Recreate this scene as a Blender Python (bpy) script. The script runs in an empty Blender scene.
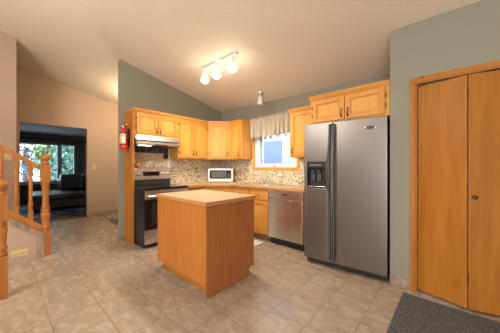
import bpy, bmesh, math, random
from mathutils import Vector, Matrix, noise as mnoise
random.seed(7)
S = bpy.context.scene
COL = S.collection
PI = math.pi

# ------------------------------------------------------------------ camera
cd = bpy.data.cameras.new('camera')
cd.sensor_width = 36.0
cd.lens = 224.0 / 500.0 * 36.0
cd.clip_start = 0.02
cam = bpy.data.objects.new('camera', cd)
COL.objects.link(cam)
cam.location = (0, 0, 1.25)
cam.rotation_euler = (PI / 2, 0, math.atan2(200, 224))
S.camera = cam

# ------------------------------------------------------------------ world
W = bpy.data.worlds.new('world')
S.world = W
W.use_nodes = True
bg = W.node_tree.nodes['Background']
bg.inputs[0].default_value = (0.74, 0.86, 1.0, 1)
bg.inputs[1].default_value = 5.0
sl = bpy.data.lights.new('sun', 'SUN'); sl.energy = 4.0; sl.angle = 0.05; sl.color = (1.0, 0.96, 0.9)
so = bpy.data.objects.new('sun', sl); COL.objects.link(so)
so.rotation_euler = Vector((-0.55, 0.35, -0.8)).to_track_quat('-Z', 'Y').to_euler()

# ------------------------------------------------------------------ view
S.view_settings.view_transform = 'Standard'
S.view_settings.look = 'None'
S.view_settings.gamma = 1.0
S.view_settings.use_curve_mapping = False
S.view_settings.exposure = 0.22

# ------------------------------------------------------------------ large lights
def area_light(name, loc, rot, sx, sy, power, col):
    l = bpy.data.lights.new(name, 'AREA')
    l.shape = 'RECTANGLE'; l.size = sx; l.size_y = sy
    l.energy = power; l.color = col
    o = bpy.data.objects.new(name, l)
    o.location = loc; o.rotation_euler = rot
    COL.objects.link(o)
    return o
def point_light(name, loc, power, col, r=0.05):
    l = bpy.data.lights.new(name, 'POINT')
    l.energy = power; l.color = col; l.shadow_soft_size = r
    o = bpy.data.objects.new(name, l); o.location = loc
    COL.objects.link(o)
    return o
# added soft fill panel, unseen at the back wall behind the camera
YB_ = -3.3
area_light('fill_panel_back', (1.35, YB_ + 0.01, 1.45), (PI / 2, 0, 0), 2.1, 2.2, 125, (1.0, 0.97, 0.92))
# added point fill without a fixture, unseen behind the camera
point_light('fill_point_back', (-2.3, -1.5, 2.7), 165, (1.0, 0.95, 0.88), 0.35)
# ------------------------------------------------------------------ materials
def new_mat(name):
    m = bpy.data.materials.new(name); m.use_nodes = True
    nt = m.node_tree
    return m, nt, nt.nodes['Principled BSDF']
def nd(nt, t, **kw):
    n = nt.nodes.new(t)
    for k, v in kw.items(): setattr(n, k, v)
    return n
def ramp(nt, stops, mode='LINEAR'):
    r = nd(nt, 'ShaderNodeValToRGB')
    r.color_ramp.interpolation = mode
    el = r.color_ramp.elements
    while len(el) < len(stops): el.new(0.5)
    for e, (p, c) in zip(el, stops):
        e.position = p; e.color = (*c, 1)
    return r
def plain(name, col, rough=0.5, metal=0.0, bump=0, bscale=80, var=0.0):
    m, nt, b = new_mat(name)
    b.inputs['Base Color'].default_value = (*col, 1)
    b.inputs['Roughness'].default_value = rough
    b.inputs['Metallic'].default_value = metal
    tc = nd(nt, 'ShaderNodeTexCoord')
    if bump:
        n = nd(nt, 'ShaderNodeTexNoise'); n.inputs['Scale'].default_value = bscale; n.inputs['Detail'].default_value = 4
        nt.links.new(tc.outputs['Object'], n.inputs['Vector'])
        bp = nd(nt, 'ShaderNodeBump'); bp.inputs['Strength'].default_value = bump; bp.inputs['Distance'].default_value = 0.01
        nt.links.new(n.outputs[0], bp.inputs['Height']); nt.links.new(bp.outputs[0], b.inputs['Normal'])
    if var:
        n = nd(nt, 'ShaderNodeTexNoise'); n.inputs['Scale'].default_value = bscale * 0.5; n.inputs['Detail'].default_value = 5
        nt.links.new(tc.outputs['Object'], n.inputs['Vector'])
        r = ramp(nt, [(0.3, tuple(c * (1 - var) for c in col)), (0.7, tuple(min(1, c * (1 + var)) for c in col))])
        nt.links.new(n.outputs[0], r.inputs[0]); nt.links.new(r.outputs[0], b.inputs['Base Color'])
    return m
def wood(name, c1, c2, axis='z', rough=0.38, scale=9.0, contrast=(0.32, 0.68)):
    m, nt, b = new_mat(name)
    tc = nd(nt, 'ShaderNodeTexCoord')
    mp = nd(nt, 'ShaderNodeMapping')
    s = {'x': (0.07, 1, 1), 'y': (1, 0.07, 1), 'z': (1, 1, 0.07)}[axis]
    mp.inputs['Scale'].default_value = [v * scale for v in s]
    nt.links.new(tc.outputs['Object'], mp.inputs['Vector'])
    n = nd(nt, 'ShaderNodeTexNoise'); n.inputs['Scale'].default_value = 2.2; n.inputs['Detail'].default_value = 7
    n.inputs['Roughness'].default_value = 0.62; n.inputs['Distortion'].default_value = 1.2
    nt.links.new(mp.outputs[0], n.inputs['Vector'])
    r = ramp(nt, [(contrast[0], c2), (contrast[1], c1)])
    nt.links.new(n.outputs[0], r.inputs[0]); nt.links.new(r.outputs[0], b.inputs['Base Color'])
    b.inputs['Roughness'].default_value = rough; b.inputs['Specular IOR Level'].default_value = 0.22
    bp = nd(nt, 'ShaderNodeBump'); bp.inputs['Strength'].default_value = 0.08; bp.inputs['Distance'].default_value = 0.004
    nt.links.new(n.outputs[0], bp.inputs['Height']); nt.links.new(bp.outputs[0], b.inputs['Normal'])
    return m
def steel(name, col, rough=0.3, axis='z'):
    m, nt, b = new_mat(name)
    b.inputs['Base Color'].default_value = (*col, 1); b.inputs['Metallic'].default_value = 1.0
    tc = nd(nt, 'ShaderNodeTexCoord'); mp = nd(nt, 'ShaderNodeMapping')
    mp.inputs['Scale'].default_value = {'z': (220, 220, 2), 'x': (2, 220, 220)}[axis]
    nt.links.new(tc.outputs['Object'], mp.inputs['Vector'])
    n = nd(nt, 'ShaderNodeTexNoise'); n.inputs['Scale'].default_value = 1.0; n.inputs['Detail'].default_value = 2
    nt.links.new(mp.outputs[0], n.inputs['Vector'])
    r = nd(nt, 'ShaderNodeMapRange'); r.inputs['To Min'].default_value = rough - 0.05; r.inputs['To Max'].default_value = rough + 0.08
    nt.links.new(n.outputs[0], r.inputs['Value']); nt.links.new(r.outputs[0], b.inputs['Roughness'])
    return m
def emit(name, col, strength):
    m, nt, b = new_mat(name)
    b.inputs['Base Color'].default_value = (*col, 1)
    b.inputs['Emission Color'].default_value = (*col, 1); b.inputs['Emission Strength'].default_value = strength
    return m

def floor_tile_mat():
    m, nt, b = new_mat('floor_tile')
    geo = nd(nt, 'ShaderNodeNewGeometry')
    mp = nd(nt, 'ShaderNodeMapping'); mp.inputs['Location'].default_value = (0.538 + 0.31 * 20, -0.275 + 0.33 * 10, 0)
    nt.links.new(geo.outputs['Position'], mp.inputs['Vector'])
    br = nd(nt, 'ShaderNodeTexBrick'); br.offset = 0.0; br.squash = 1.0
    br.inputs['Scale'].default_value = 1.0; br.inputs['Brick Width'].default_value = 0.31; br.inputs['Row Height'].default_value = 0.33
    br.inputs['Mortar Size'].default_value = 0.0026; br.inputs['Mortar Smooth'].default_value = 0.3
    br.inputs['Color1'].default_value = (0.0, 0, 0, 1); br.inputs['Color2'].default_value = (1, 1, 1, 1)
    nt.links.new(mp.outputs[0], br.inputs['Vector'])
    # mottled stone, shifted from tile to tile
    sc = nd(nt, 'ShaderNodeVectorMath', operation='SCALE'); sc.inputs['Scale'].default_value = 0.25
    nt.links.new(br.outputs['Color'], sc.inputs[0])
    ad = nd(nt, 'ShaderNodeVectorMath', operation='ADD')
    nt.links.new(geo.outputs['Position'], ad.inputs[0]); nt.links.new(sc.outputs[0], ad.inputs[1])
    mp2 = nd(nt, 'ShaderNodeMapping'); mp2.inputs['Scale'].default_value = (1.6, 3.2, 2); mp2.inputs['Rotation'].default_value = (0, 0, 0.5)
    nt.links.new(ad.outputs[0], mp2.inputs['Vector'])
    n = nd(nt, 'ShaderNodeTexNoise'); n.inputs['Scale'].default_value = 5.0; n.inputs['Detail'].default_value = 7; n.inputs['Roughness'].default_value = 0.62; n.inputs['Distortion'].default_value = 0.6
    nt.links.new(mp2.outputs[0], n.inputs['Vector'])
    n2 = nd(nt, 'ShaderNodeTexNoise'); n2.inputs['Scale'].default_value = 1.7; n2.inputs['Detail'].default_value = 3
    nt.links.new(ad.outputs[0], n2.inputs['Vector'])
    r1 = ramp(nt, [(0.22, (0.185, 0.135, 0.09)), (0.42, (0.31, 0.237, 0.168)), (0.58, (0.375, 0.287, 0.205)), (0.82, (0.46, 0.365, 0.275))])
    r2 = ramp(nt, [(0.22, (0.195, 0.153, 0.115)), (0.42, (0.325, 0.262, 0.202)), (0.58, (0.385, 0.315, 0.247)), (0.82, (0.47, 0.395, 0.32))])
    nt.links.new(n.outputs[0], r1.inputs[0]); nt.links.new(n.outputs[0], r2.inputs[0])
    q = nd(nt, 'ShaderNodeMapRange'); q.inputs['From Min'].default_value = 0.38; q.inputs['From Max'].default_value = 0.62
    nt.links.new(n2.outputs[0], q.inputs['Value'])
    r = nd(nt, 'ShaderNodeMixRGB'); nt.links.new(q.outputs[0], r.inputs[0]); nt.links.new(r1.outputs[0], r.inputs[1]); nt.links.new(r2.outputs[0], r.inputs[2])
    mx = nd(nt, 'ShaderNodeMixRGB'); mx.inputs[2].default_value = (0.10, 0.072, 0.052, 1)
    nt.links.new(br.outputs['Fac'], mx.inputs[0]); nt.links.new(r.outputs[0], mx.inputs[1])
    nt.links.new(mx.outputs[0], b.inputs['Base Color'])
    rr = nd(nt, 'ShaderNodeMapRange'); rr.inputs['To Min'].default_value = 0.22; rr.inputs['To Max'].default_value = 0.32
    nt.links.new(n.outputs[0], rr.inputs['Value']); nt.links.new(rr.outputs[0], b.inputs['Roughness'])
    iv = nd(nt, 'ShaderNodeMath', operation='SUBTRACT'); iv.inputs[0].default_value = 1.0
    nt.links.new(br.outputs['Fac'], iv.inputs[1])
    a2 = nd(nt, 'ShaderNodeMath', operation='MULTIPLY_ADD'); a2.inputs[1].default_value = 0.25
    nt.links.new(n.outputs[0], a2.inputs[0]); nt.links.new(iv.outputs[0], a2.inputs[2])
    bp = nd(nt, 'ShaderNodeBump'); bp.inputs['Strength'].default_value = 0.35; bp.inputs['Distance'].default_value = 0.004
    nt.links.new(a2.outputs[0], bp.inputs['Height']); nt.links.new(bp.outputs[0], b.inputs['Normal'])
    return m
def mosaic_mat(name='mosaic'):
    m, nt, b = new_mat(name)
    geo = nd(nt, 'ShaderNodeNewGeometry')
    mp = nd(nt, 'ShaderNodeMapping'); mp.inputs['Scale'].default_value = (1, 1, 1.25)
    nt.links.new(geo.outputs['Position'], mp.inputs['Vector'])
    v = nd(nt, 'ShaderNodeTexVoronoi'); v.distance = 'CHEBYCHEV'; v.inputs['Scale'].default_value = 40; v.inputs['Randomness'].default_value = 0.75
    nt.links.new(mp.outputs[0], v.inputs['Vector'])
    sp = nd(nt, 'ShaderNodeSeparateColor'); nt.links.new(v.outputs['Color'], sp.inputs[0])
    r = ramp(nt, [(0.0, (0.66, 0.58, 0.40)), (0.28, (0.28, 0.19, 0.09)), (0.40, (0.76, 0.69, 0.51)), (0.68, (0.20, 0.14, 0.08)), (0.74, (0.56, 0.46, 0.28)), (0.90, (0.25, 0.21, 0.13))], 'CONSTANT')
    nt.links.new(sp.outputs[0], r.inputs[0])
    gr = nd(nt, 'ShaderNodeMath', operation='GREATER_THAN'); gr.inputs[1].default_value = 0.52
    nt.links.new(v.outputs['Distance'], gr.inputs[0])
    mx = nd(nt, 'ShaderNodeMixRGB'); mx.inputs[2].default_value = (0.50, 0.44, 0.34, 1)
    nt.links.new(gr.outputs[0], mx.inputs[0]); nt.links.new(r.outputs[0], mx.inputs[1])
    nt.links.new(mx.outputs[0], b.inputs['Base Color'])
    b.inputs['Roughness'].default_value = 0.35
    return m
def darktile_mat():
    m, nt, b = new_mat('dark_tile')
    geo = nd(nt, 'ShaderNodeNewGeometry')
    sp = nd(nt, 'ShaderNodeSeparateXYZ'); nt.links.new(geo.outputs['Position'], sp.inputs[0])
    cm = nd(nt, 'ShaderNodeCombineXYZ'); nt.links.new(sp.outputs['Y'], cm.inputs['X']); nt.links.new(sp.outputs['Z'], cm.inputs['Y'])
    mp = nd(nt, 'ShaderNodeMapping'); mp.inputs['Location'].default_value = (-1.45, -1.495 + 10.0 * 0.11, 0)
    nt.links.new(cm.outputs[0], mp.inputs['Vector'])
    br = nd(nt, 'ShaderNodeTexBrick'); br.offset = 0.0
    br.inputs['Scale'].default_value = 1.0; br.inputs['Brick Width'].default_value = 0.108; br.inputs['Row Height'].default_value = 0.11; br.inputs['Mortar Size'].default_value = 0.004
    br.inputs['Color1'].default_value = (0.022, 0.026, 0.034, 1); br.inputs['Color2'].default_value = (0.035, 0.04, 0.052, 1); br.inputs['Mortar'].default_value = (0.22, 0.2, 0.17, 1)
    nt.links.new(mp.outputs[0], br.inputs['Vector']); nt.links.new(br.outputs['Color'], b.inputs['Base Color'])
    b.inputs['Roughness'].default_value = 0.2
    return m
def rug_mat():
    m, nt, b = new_mat('rug_pattern')
    tc = nd(nt, 'ShaderNodeTexCoord')
    v = nd(nt, 'ShaderNodeTexVoronoi'); v.inputs['Scale'].default_value = 4.5
    nt.links.new(tc.outputs['Object'], v.inputs['Vector'])
    r = ramp(nt, [(0.0, (0.45, 0.47, 0.46)), (0.22, (0.04, 0.07, 0.10)), (0.6, (0.06, 0.17, 0.23)), (1.0, (0.35, 0.40, 0.40))])
    nt.links.new(v.outputs['Distance'], r.inputs[0]); nt.links.new(r.outputs[0], b.inputs['Base Color'])
    b.inputs['Roughness'].default_value = 0.9
    return m
def mat_fibre():
    m, nt, b = new_mat('mat_fibre')
    tc = nd(nt, 'ShaderNodeTexCoord')
    n = nd(nt, 'ShaderNodeTexNoise'); n.inputs['Scale'].default_value = 130; n.inputs['Detail'].default_value = 3
    nt.links.new(tc.outputs['Object'], n.inputs['Vector'])
    r = ramp(nt, [(0.35, (0.022, 0.023, 0.024)), (0.66, (0.14, 0.145, 0.145))])
    nt.links.new(n.outputs[0], r.inputs[0]); nt.links.new(r.outputs[0], b.inputs['Base Color'])
    b.inputs['Roughness'].default_value = 0.95
    bp = nd(nt, 'ShaderNodeBump'); bp.inputs['Strength'].default_value = 0.7; bp.inputs['Distance'].default_value = 0.006
    nt.links.new(n.outputs[0], bp.inputs['Height']); nt.links.new(bp.outputs[0], b.inputs['Normal'])
    return m
def siding_mat():
    m, nt, b = new_mat('siding')
    geo = nd(nt, 'ShaderNodeNewGeometry'); sp = nd(nt, 'ShaderNodeSeparateXYZ'); nt.links.new(geo.outputs['Position'], sp.inputs[0])
    md = nd(nt, 'ShaderNodeMath', operation='MODULO'); md.inputs[1].default_value = 0.16
    nt.links.new(sp.outputs['Z'], md.inputs[0])
    gt = nd(nt, 'ShaderNodeMath', operation='LESS_THAN'); gt.inputs[1].default_value = 0.018
    nt.links.new(md.outputs[0], gt.inputs[0])
    mx = nd(nt, 'ShaderNodeMixRGB'); mx.inputs[1].default_value = (0.40, 0.45, 0.53, 1); mx.inputs[2].default_value = (0.26, 0.31, 0.39, 1)
    nt.links.new(gt.outputs[0], mx.inputs[0]); nt.links.new(mx.outputs[0], b.inputs['Base Color'])
    b.inputs['Roughness'].default_value = 0.6
    return m
def leaf_mat(name, c1, c2):
    m, nt, b = new_mat(name)
    gi = nd(nt, 'ShaderNodeNewGeometry')
    r = ramp(nt, [(0.0, c1), (1.0, c2)])
    nt.links.new(gi.outputs['Random Per Island'], r.inputs[0]); nt.links.new(r.outputs[0], b.inputs['Base Color'])
    b.inputs['Roughness'].default_value = 0.6
    return m

M = {}
M['ceiling'] = plain('ceiling_texture', (0.80, 0.72, 0.605), 0.95, bump=0.5, bscale=95)
M['wall_green'] = plain('wall_paint_sage', (0.255, 0.248, 0.19), 0.75, bump=0.04, bscale=120)
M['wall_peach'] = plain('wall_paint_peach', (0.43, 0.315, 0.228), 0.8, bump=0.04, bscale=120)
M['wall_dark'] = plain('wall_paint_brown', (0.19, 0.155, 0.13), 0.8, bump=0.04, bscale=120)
M['white_ceiling'] = plain('ceiling_white', (0.6, 0.62, 0.66), 0.9)
M['tile'] = floor_tile_mat()
M['stone'] = plain('stone_trim', (0.29, 0.215, 0.15), 0.55, bump=0.3, bscale=45, var=0.45)
M['wood_floor'] = wood('wood_floor', (0.22, 0.08, 0.035), (0.10, 0.035, 0.018), 'y', 0.3, 8)
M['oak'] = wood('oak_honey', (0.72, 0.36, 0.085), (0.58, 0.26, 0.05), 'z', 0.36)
M['oak_frame'] = wood('oak_honey_frame', (0.66, 0.315, 0.068), (0.53, 0.23, 0.04), 'z', 0.36)
M['oak_x'] = wood('oak_honey_across', (0.70, 0.34, 0.08), (0.55, 0.25, 0.05), 'x', 0.36)
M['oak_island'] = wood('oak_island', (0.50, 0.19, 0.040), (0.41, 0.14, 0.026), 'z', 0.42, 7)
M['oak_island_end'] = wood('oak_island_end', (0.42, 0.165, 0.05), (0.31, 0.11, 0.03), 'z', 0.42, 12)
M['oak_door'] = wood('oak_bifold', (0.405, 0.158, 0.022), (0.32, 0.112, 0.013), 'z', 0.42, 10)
M['oak_trim'] = wood('oak_trim', (0.45, 0.185, 0.035), (0.36, 0.135, 0.022), 'z', 0.4, 10)
M['oak_trim_x'] = wood('oak_trim_across', (0.45, 0.185, 0.035), (0.36, 0.135, 0.022), 'x', 0.4, 10)
M['oak_rail'] = wood('oak_railing', (0.44, 0.185, 0.05), (0.32, 0.115, 0.027), 'z', 0.35, 9)
M['laminate'] = plain('laminate_beige', (0.54, 0.375, 0.235), 0.38, bscale=260, var=0.14)
M['laminate_edge'] = plain('laminate_wood_edge', (0.50, 0.23, 0.075), 0.4)
M['steel'] = steel('stainless_steel', (0.72, 0.70, 0.68), 0.28, 'z')
M['steel_fridge'] = steel('stainless_fridge', (0.22, 0.20, 0.185), 0.34, 'z')
M['steel_x'] = steel('stainless_steel_across', (0.70, 0.69, 0.67), 0.28, 'x')
M['chrome'] = plain('chrome', (0.75, 0.74, 0.72), 0.18, 1.0)
M['knob_silver'] = plain('knob_silver', (0.55, 0.53, 0.5), 0.35, 0.4)
M['black_gloss'] = plain('black_glass', (0.008, 0.008, 0.010), 0.08)
M['black'] = plain('black_plastic', (0.012, 0.012, 0.013), 0.42)
M['black_enamel'] = plain('black_enamel', (0.014, 0.017, 0.024), 0.3)
M['charcoal'] = plain('charcoal_plastic', (0.055, 0.055, 0.058), 0.38)
M['bronze'] = plain('bronze_pull', (0.10, 0.065, 0.04), 0.4, 0.8)
M['white'] = plain('white_enamel', (0.80, 0.78, 0.74), 0.4)
M['vinyl'] = plain('white_vinyl', (0.82, 0.84, 0.86), 0.4)
M['ivory'] = plain('ivory_plastic', (0.62, 0.48, 0.22), 0.45)
M['red'] = plain('extinguisher_red', (0.62, 0.02, 0.015), 0.25)
M['label_white'] = plain('label_paper', (0.72, 0.68, 0.58), 0.6)
M['label_yellow'] = plain('label_yellow', (0.75, 0.50, 0.06), 0.6)
M['label_ink'] = plain('label_ink', (0.03, 0.03, 0.03), 0.6)
M['mosaic'] = mosaic_mat()
M['dark_tile'] = darktile_mat()
M['tan_tile'] = plain('tan_tile', (0.50, 0.37, 0.26), 0.35, bscale=30, var=0.12)
M['fabric'] = plain('valance_fabric', (0.44, 0.375, 0.29), 0.95, bump=0.15, bscale=250, var=0.1)
M['curtain'] = plain('curtain_fabric', (0.22, 0.20, 0.18), 0.95, bump=0.1, bscale=200)
M['leather'] = plain('dark_leather', (0.055, 0.05, 0.055), 0.32, bump=0.1, bscale=60)
M['leather_base'] = plain('dark_upholstery', (0.055, 0.042, 0.036), 0.6, bump=0.1, bscale=60)
M['rug'] = rug_mat()
M['mat'] = mat_fibre()
M['glow'] = emit('lamp_glass', (1.0, 0.86, 0.66), 14.0)
M['terracotta'] = plain('orange_wood', (0.66, 0.27, 0.07), 0.5)
M['siding'] = siding_mat()
M['blue_blind'] = plain('blue_blind', (0.19, 0.24, 0.36), 0.6)
M['grass'] = plain('pale_ground', (0.42, 0.42, 0.41), 0.9, bump=0.4, bscale=30, var=0.2)
M['bark'] = plain('bark', (0.10, 0.07, 0.05), 0.9, bump=0.6, bscale=20)
M['leaf_teal'] = leaf_mat('leaf_teal', (0.12, 0.27, 0.20), (0.40, 0.60, 0.50))
M['leaf_plum'] = leaf_mat('leaf_plum', (0.10, 0.09, 0.15), (0.36, 0.40, 0.42))
M['leaf_yellow'] = leaf_mat('leaf_yellow', (0.22, 0.32, 0.14), (0.50, 0.58, 0.34))
def glass_mat():
    m, nt, b = new_mat('window_glass')
    b.inputs['Base Color'].default_value = (0.9, 0.95, 1, 1); b.inputs['Roughness'].default_value = 0.02
    gl = nd(nt, 'ShaderNodeBsdfGlossy'); gl.inputs['Roughness'].default_value = 0.02
    tr = nd(nt, 'ShaderNodeBsdfTransparent'); tr.inputs[0].default_value = (0.94, 0.97, 1, 1)
    fr = nd(nt, 'ShaderNodeFresnel'); fr.inputs['IOR'].default_value = 1.25
    mx = nd(nt, 'ShaderNodeMixShader')
    nt.links.new(fr.outputs[0], mx.inputs[0]); nt.links.new(tr.outputs[0], mx.inputs[1]); nt.links.new(gl.outputs[0], mx.inputs[2])
    nt.links.new(mx.outputs[0], nt.nodes['Material Output'].inputs['Surface'])
    return m
M['glass'] = glass_mat()

# ------------------------------------------------------------------ mesh helpers
class MB:
    def __init__(self): self.bm = bmesh.new(); self.mi = 0
    def _merge(self, t, smooth=False, mi=0):
        for f in t.faces:
            f.smooth = smooth; f.material_index = mi
        me = bpy.data.meshes.new('tmp'); t.to_mesh(me); t.free()
        self.bm.from_mesh(me); bpy.data.meshes.remove(me)
        return self
    def box(self, x0, x1, y0, y1, z0, z1, b=0.0, mat=None, mi=0):
        t = bmesh.new()
        bmesh.ops.create_cube(t, size=1.0)
        sx, sy, sz = abs(x1 - x0), abs(y1 - y0), abs(z1 - z0)
        for v in t.verts:
            v.co = Vector(((x0 + x1) / 2 + v.co.x * sx, (y0 + y1) / 2 + v.co.y * sy, (z0 + z1) / 2 + v.co.z * sz))
        if b > 0:
            b = min(b, 0.45 * min(sx, sy, sz))
            bmesh.ops.bevel(t, geom=list(t.edges), offset=b, segments=2, affect='EDGES', profile=0.6)
        if mat is not None: t.transform(mat)
        return self._merge(t, mi=mi)
    def lathe(self, prof, n=24, mat=None, cap=True, mi=0):
        t = bmesh.new(); rings = []
        for r, z in prof:
            rings.append([t.verts.new((r * math.cos(2 * PI * k / n), r * math.sin(2 * PI * k / n), z)) for k in range(n)])
        for a, c in zip(rings, rings[1:]):
            for k in range(n):
                t.faces.new((a[k], a[(k + 1) % n], c[(k + 1) % n], c[k]))
        if cap:
            if prof[0][0] > 1e-4: t.faces.new(list(reversed(rings[0])))
            if prof[-1][0] > 1e-4: t.faces.new(rings[-1])
        bmesh.ops.remove_doubles(t, verts=t.verts, dist=1e-5)
        bmesh.ops.recalc_face_normals(t, faces=t.faces)
        if mat is not None: t.transform(mat)
        return self._merge(t, True, mi=mi)
    def cyl(self, p0, p1, r, n=16, r2=None, mi=0):
        p0, p1 = Vector(p0), Vector(p1); d = p1 - p0
        q = d.to_track_quat('Z', 'Y').to_matrix().to_4x4()
        return self.lathe([(r, 0), (r if r2 is None else r2, d.length)], n, Matrix.Translation(p0) @ q, mi=mi)
    def tube(self, pts, r, n=8, mi=0):
        t = bmesh.new(); rings = []
        pts = [Vector(p) for p in pts]
        for i, p in enumerate(pts):
            d = (pts[min(i + 1, len(pts) - 1)] - pts[max(i - 1, 0)]).normalized()
            up = Vector((0, 0, 1)) if abs(d.z) < 0.9 else Vector((0, 1, 0))
            a = d.cross(up).normalized(); c = a.cross(d).normalized()
            rings.append([t.verts.new(p + r * (math.cos(2 * PI * k / n) * a + math.sin(2 * PI * k / n) * c)) for k in range(n)])
        for a, c in zip(rings, rings[1:]):
            for k in range(n): t.faces.new((a[k], a[(k + 1) % n], c[(k + 1) % n], c[k]))
        t.faces.new(rings[0]); t.faces.new(rings[-1])
        bmesh.ops.recalc_face_normals(t, faces=t.faces)
        return self._merge(t, True, mi=mi)
    def prism(self, poly, axis, a0, a1, b=0.0, mi=0):
        """poly: 2-D outline; axis 'x': (y,z); 'y': (x,z); 'z': (x,y)"""
        t = bmesh.new()
        def mk(p, a):
            return {'x': (a, p[0], p[1]), 'y': (p[0], a, p[1]), 'z': (p[0], p[1], a)}[axis]
        lo = [t.verts.new(mk(p, a0)) for p in poly]; hi = [t.verts.new(mk(p, a1)) for p in poly]
        t.faces.new(lo); t.faces.new(hi)
        for k in range(len(poly)):
            j = (k + 1) % len(poly); t.faces.new((lo[k], lo[j], hi[j], hi[k]))
        bmesh.ops.recalc_face_normals(t, faces=t.faces)
        if b > 0: bmesh.ops.bevel(t, geom=list(t.edges), offset=b, segments=2, affect='EDGES', profile=0.6)
        return self._merge(t, mi=mi)
    def grid(self, f, nu, nv, closed=False):
        t = bmesh.new()
        vs = [[t.verts.new(f(i / nu, j / nv)) for j in range(nv + 1)] for i in range(nu + 1)]
        for i in range(nu):
            for j in range(nv): t.faces.new((vs[i][j], vs[i + 1][j], vs[i + 1][j + 1], vs[i][j + 1]))
        return self._merge(t, True)
    def build(self, name, mats, parent=None, loc=None, rotz=0.0):
        me = bpy.data.meshes.new(name); self.bm.to_mesh(me); self.bm.free()
        for m in (mats if isinstance(mats, (list, tuple)) else [mats]): me.materials.append(m)
        o = bpy.data.objects.new(name, me); COL.objects.link(o)
        if parent is not None: o.parent = parent
        if loc is not None: o.location = loc
        if rotz: o.rotation_euler = (0, 0, rotz)
        return o
def tag(o, label, cat, group=None, kind=None):
    o['label'] = label; o['category'] = cat
    if group: o['group'] = group
    if kind: o['kind'] = kind
    return o
def thing(name, label, cat, loc, rotz=0.0, group=None):
    o = bpy.data.objects.new(name, None); COL.objects.link(o)
    o.empty_display_size = 0.1
    o.location = loc; o.rotation_euler = (0, 0, rotz)
    return tag(o, label, cat, group)
def struct(o, label=None):
    o['kind'] = 'structure'
    if label: o['label'] = label
    return o
def sbox(name, m, x0, x1, y0, y1, z0, z1, b=0.0, label=None):
    return struct(MB().box(x0, x1, y0, y1, z0, z1, b).build(name, m), label)

def ceil_z(x, y): return 2.525 + 0.22 * (3.565 - y) - 0.01 * (x + 0.6)

# ------------------------------------------------------------------ room shell
YW, XR, XH, YB, XE = 3.565, -4.12, -6.65, -3.3, 2.6      # window wall, range wall, hall wall, back wall, far right
sbox('floor', M['tile'], XH - 0.12, XE, YB, 3.7, -0.06, 0.0)
sbox('floor_living', M['wood_floor'], -11.2, XH - 0.12, -2.0, 4.2, -0.06, 0.0)
def ceiling():
    t = MB(); bm = t.bm
    xs, ys = (XH - 0.12, XE), (YB - 0.1, 3.7)
    lo = [bm.verts.new((x, y, ceil_z(x, y))) for x, y in ((xs[0], ys[0]), (xs[1], ys[0]), (xs[1], ys[1]), (xs[0], ys[1]))]
    hi = [bm.verts.new(v.co + Vector((0, 0, 0.1))) for v in lo]
    bm.faces.new(lo); bm.faces.new(hi)
    for k in range(4): bm.faces.new((lo[k], lo[(k + 1) % 4], hi[(k + 1) % 4], hi[k]))
    bmesh.ops.recalc_face_normals(bm, faces=bm.faces)
    struct(t.build('ceiling', M['ceiling']))
ceiling()
def sloped(y): return ceil_z(0, y)
def wall_yz(name, m, x0, x1, y0, y1, z0=0.0, holes=()):
    """wall along y between planes x0..x1; top follows the ceiling; holes (ya,yb,za,zb)"""
    t = MB(); xm = (x0 + x1) / 2
    cuts = sorted({y0, y1, *[h[0] for h in holes], *[h[1] for h in holes]})
    for a, c in zip(cuts, cuts[1:]):
        ta, tc_ = ceil_z(xm, a) + 0.03, ceil_z(xm, c) + 0.03
        h = [h for h in holes if h[0] <= a + 1e-6 and h[1] >= c - 1e-6]
        if not h: t.prism([(a, z0), (c, z0), (c, tc_), (a, ta)], 'x', x0, x1)
        else:
            _, _, za, zb = h[0]
            if za > z0 + 1e-4: t.prism([(a, z0), (c, z0), (c, za), (a, za)], 'x', x0, x1)
            t.prism([(a, zb), (c, zb), (c, tc_), (a, ta)], 'x', x0, x1)
    bmesh.ops.remove_doubles(t.bm, verts=t.bm.verts, dist=1e-5)
    return struct(t.build(name, m))
def wall_xz(name, m, x0, x1, y0, y1, top, holes=()):
    t = MB()
    cuts = sorted({x0, x1, *[h[0] for h in holes], *[h[1] for h in holes]})
    for a, c in zip(cuts, cuts[1:]):
        h = [h for h in holes if h[0] <= a + 1e-6 and h[1] >= c - 1e-6]
        if not h: t.box(a, c, y0, y1, 0, top)
        else:
            if h[0][2] > 0.001: t.box(a, c, y0, y1, 0, h[0][2])
            t.box(a, c, y0, y1, h[0][3], top)
    bmesh.ops.remove_doubles(t.bm, verts=t.bm.verts, dist=1e-5)
    return struct(t.build(name, m))
KX0, KX1, KZ0, KZ1 = -3.04, -2.05, 1.235, 2.04       # kitchen window opening
wall_xz('wall_window', M['wall_green'], XH, -0.36, YW, YW + 0.13, 2.62, [(KX0, KX1, KZ0, KZ1)])
wall_yz('wall_range', M['wall_green'], XR - 0.12, XR, 1.355, YW)
wall_xz('wall_closet', M['wall_green'], -0.478, XE, 2.78, 2.9, 2.74, [(-0.258, 1.27, 0, 2.07)])
wall_yz('wall_alcove', M['wall_green'], -0.478, -0.36, 2.9, YW)
sbox('wall_closet_back', M['wall_green'], -0.36, XE, 3.5, 3.56, 0, 2.6)
wall_yz('wall_hall', M['wall_peach'], XH - 0.12, XH, YB, YW, 0, [(0.285, 1.44, 0, 2.175)])
wall_yz('wall_stairs', M['wall_peach'], -5.32, -5.2, YB, 0.185)
wall_xz('wall_back', M['wall_peach'], XH, XE, YB - 0.1, YB, 4.1, [(0.3, 2.4, 0.05, 2.55)])
wall_yz('wall_dining', M['wall_peach'], XE, XE + 0.1, YB, 2.9)
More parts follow.
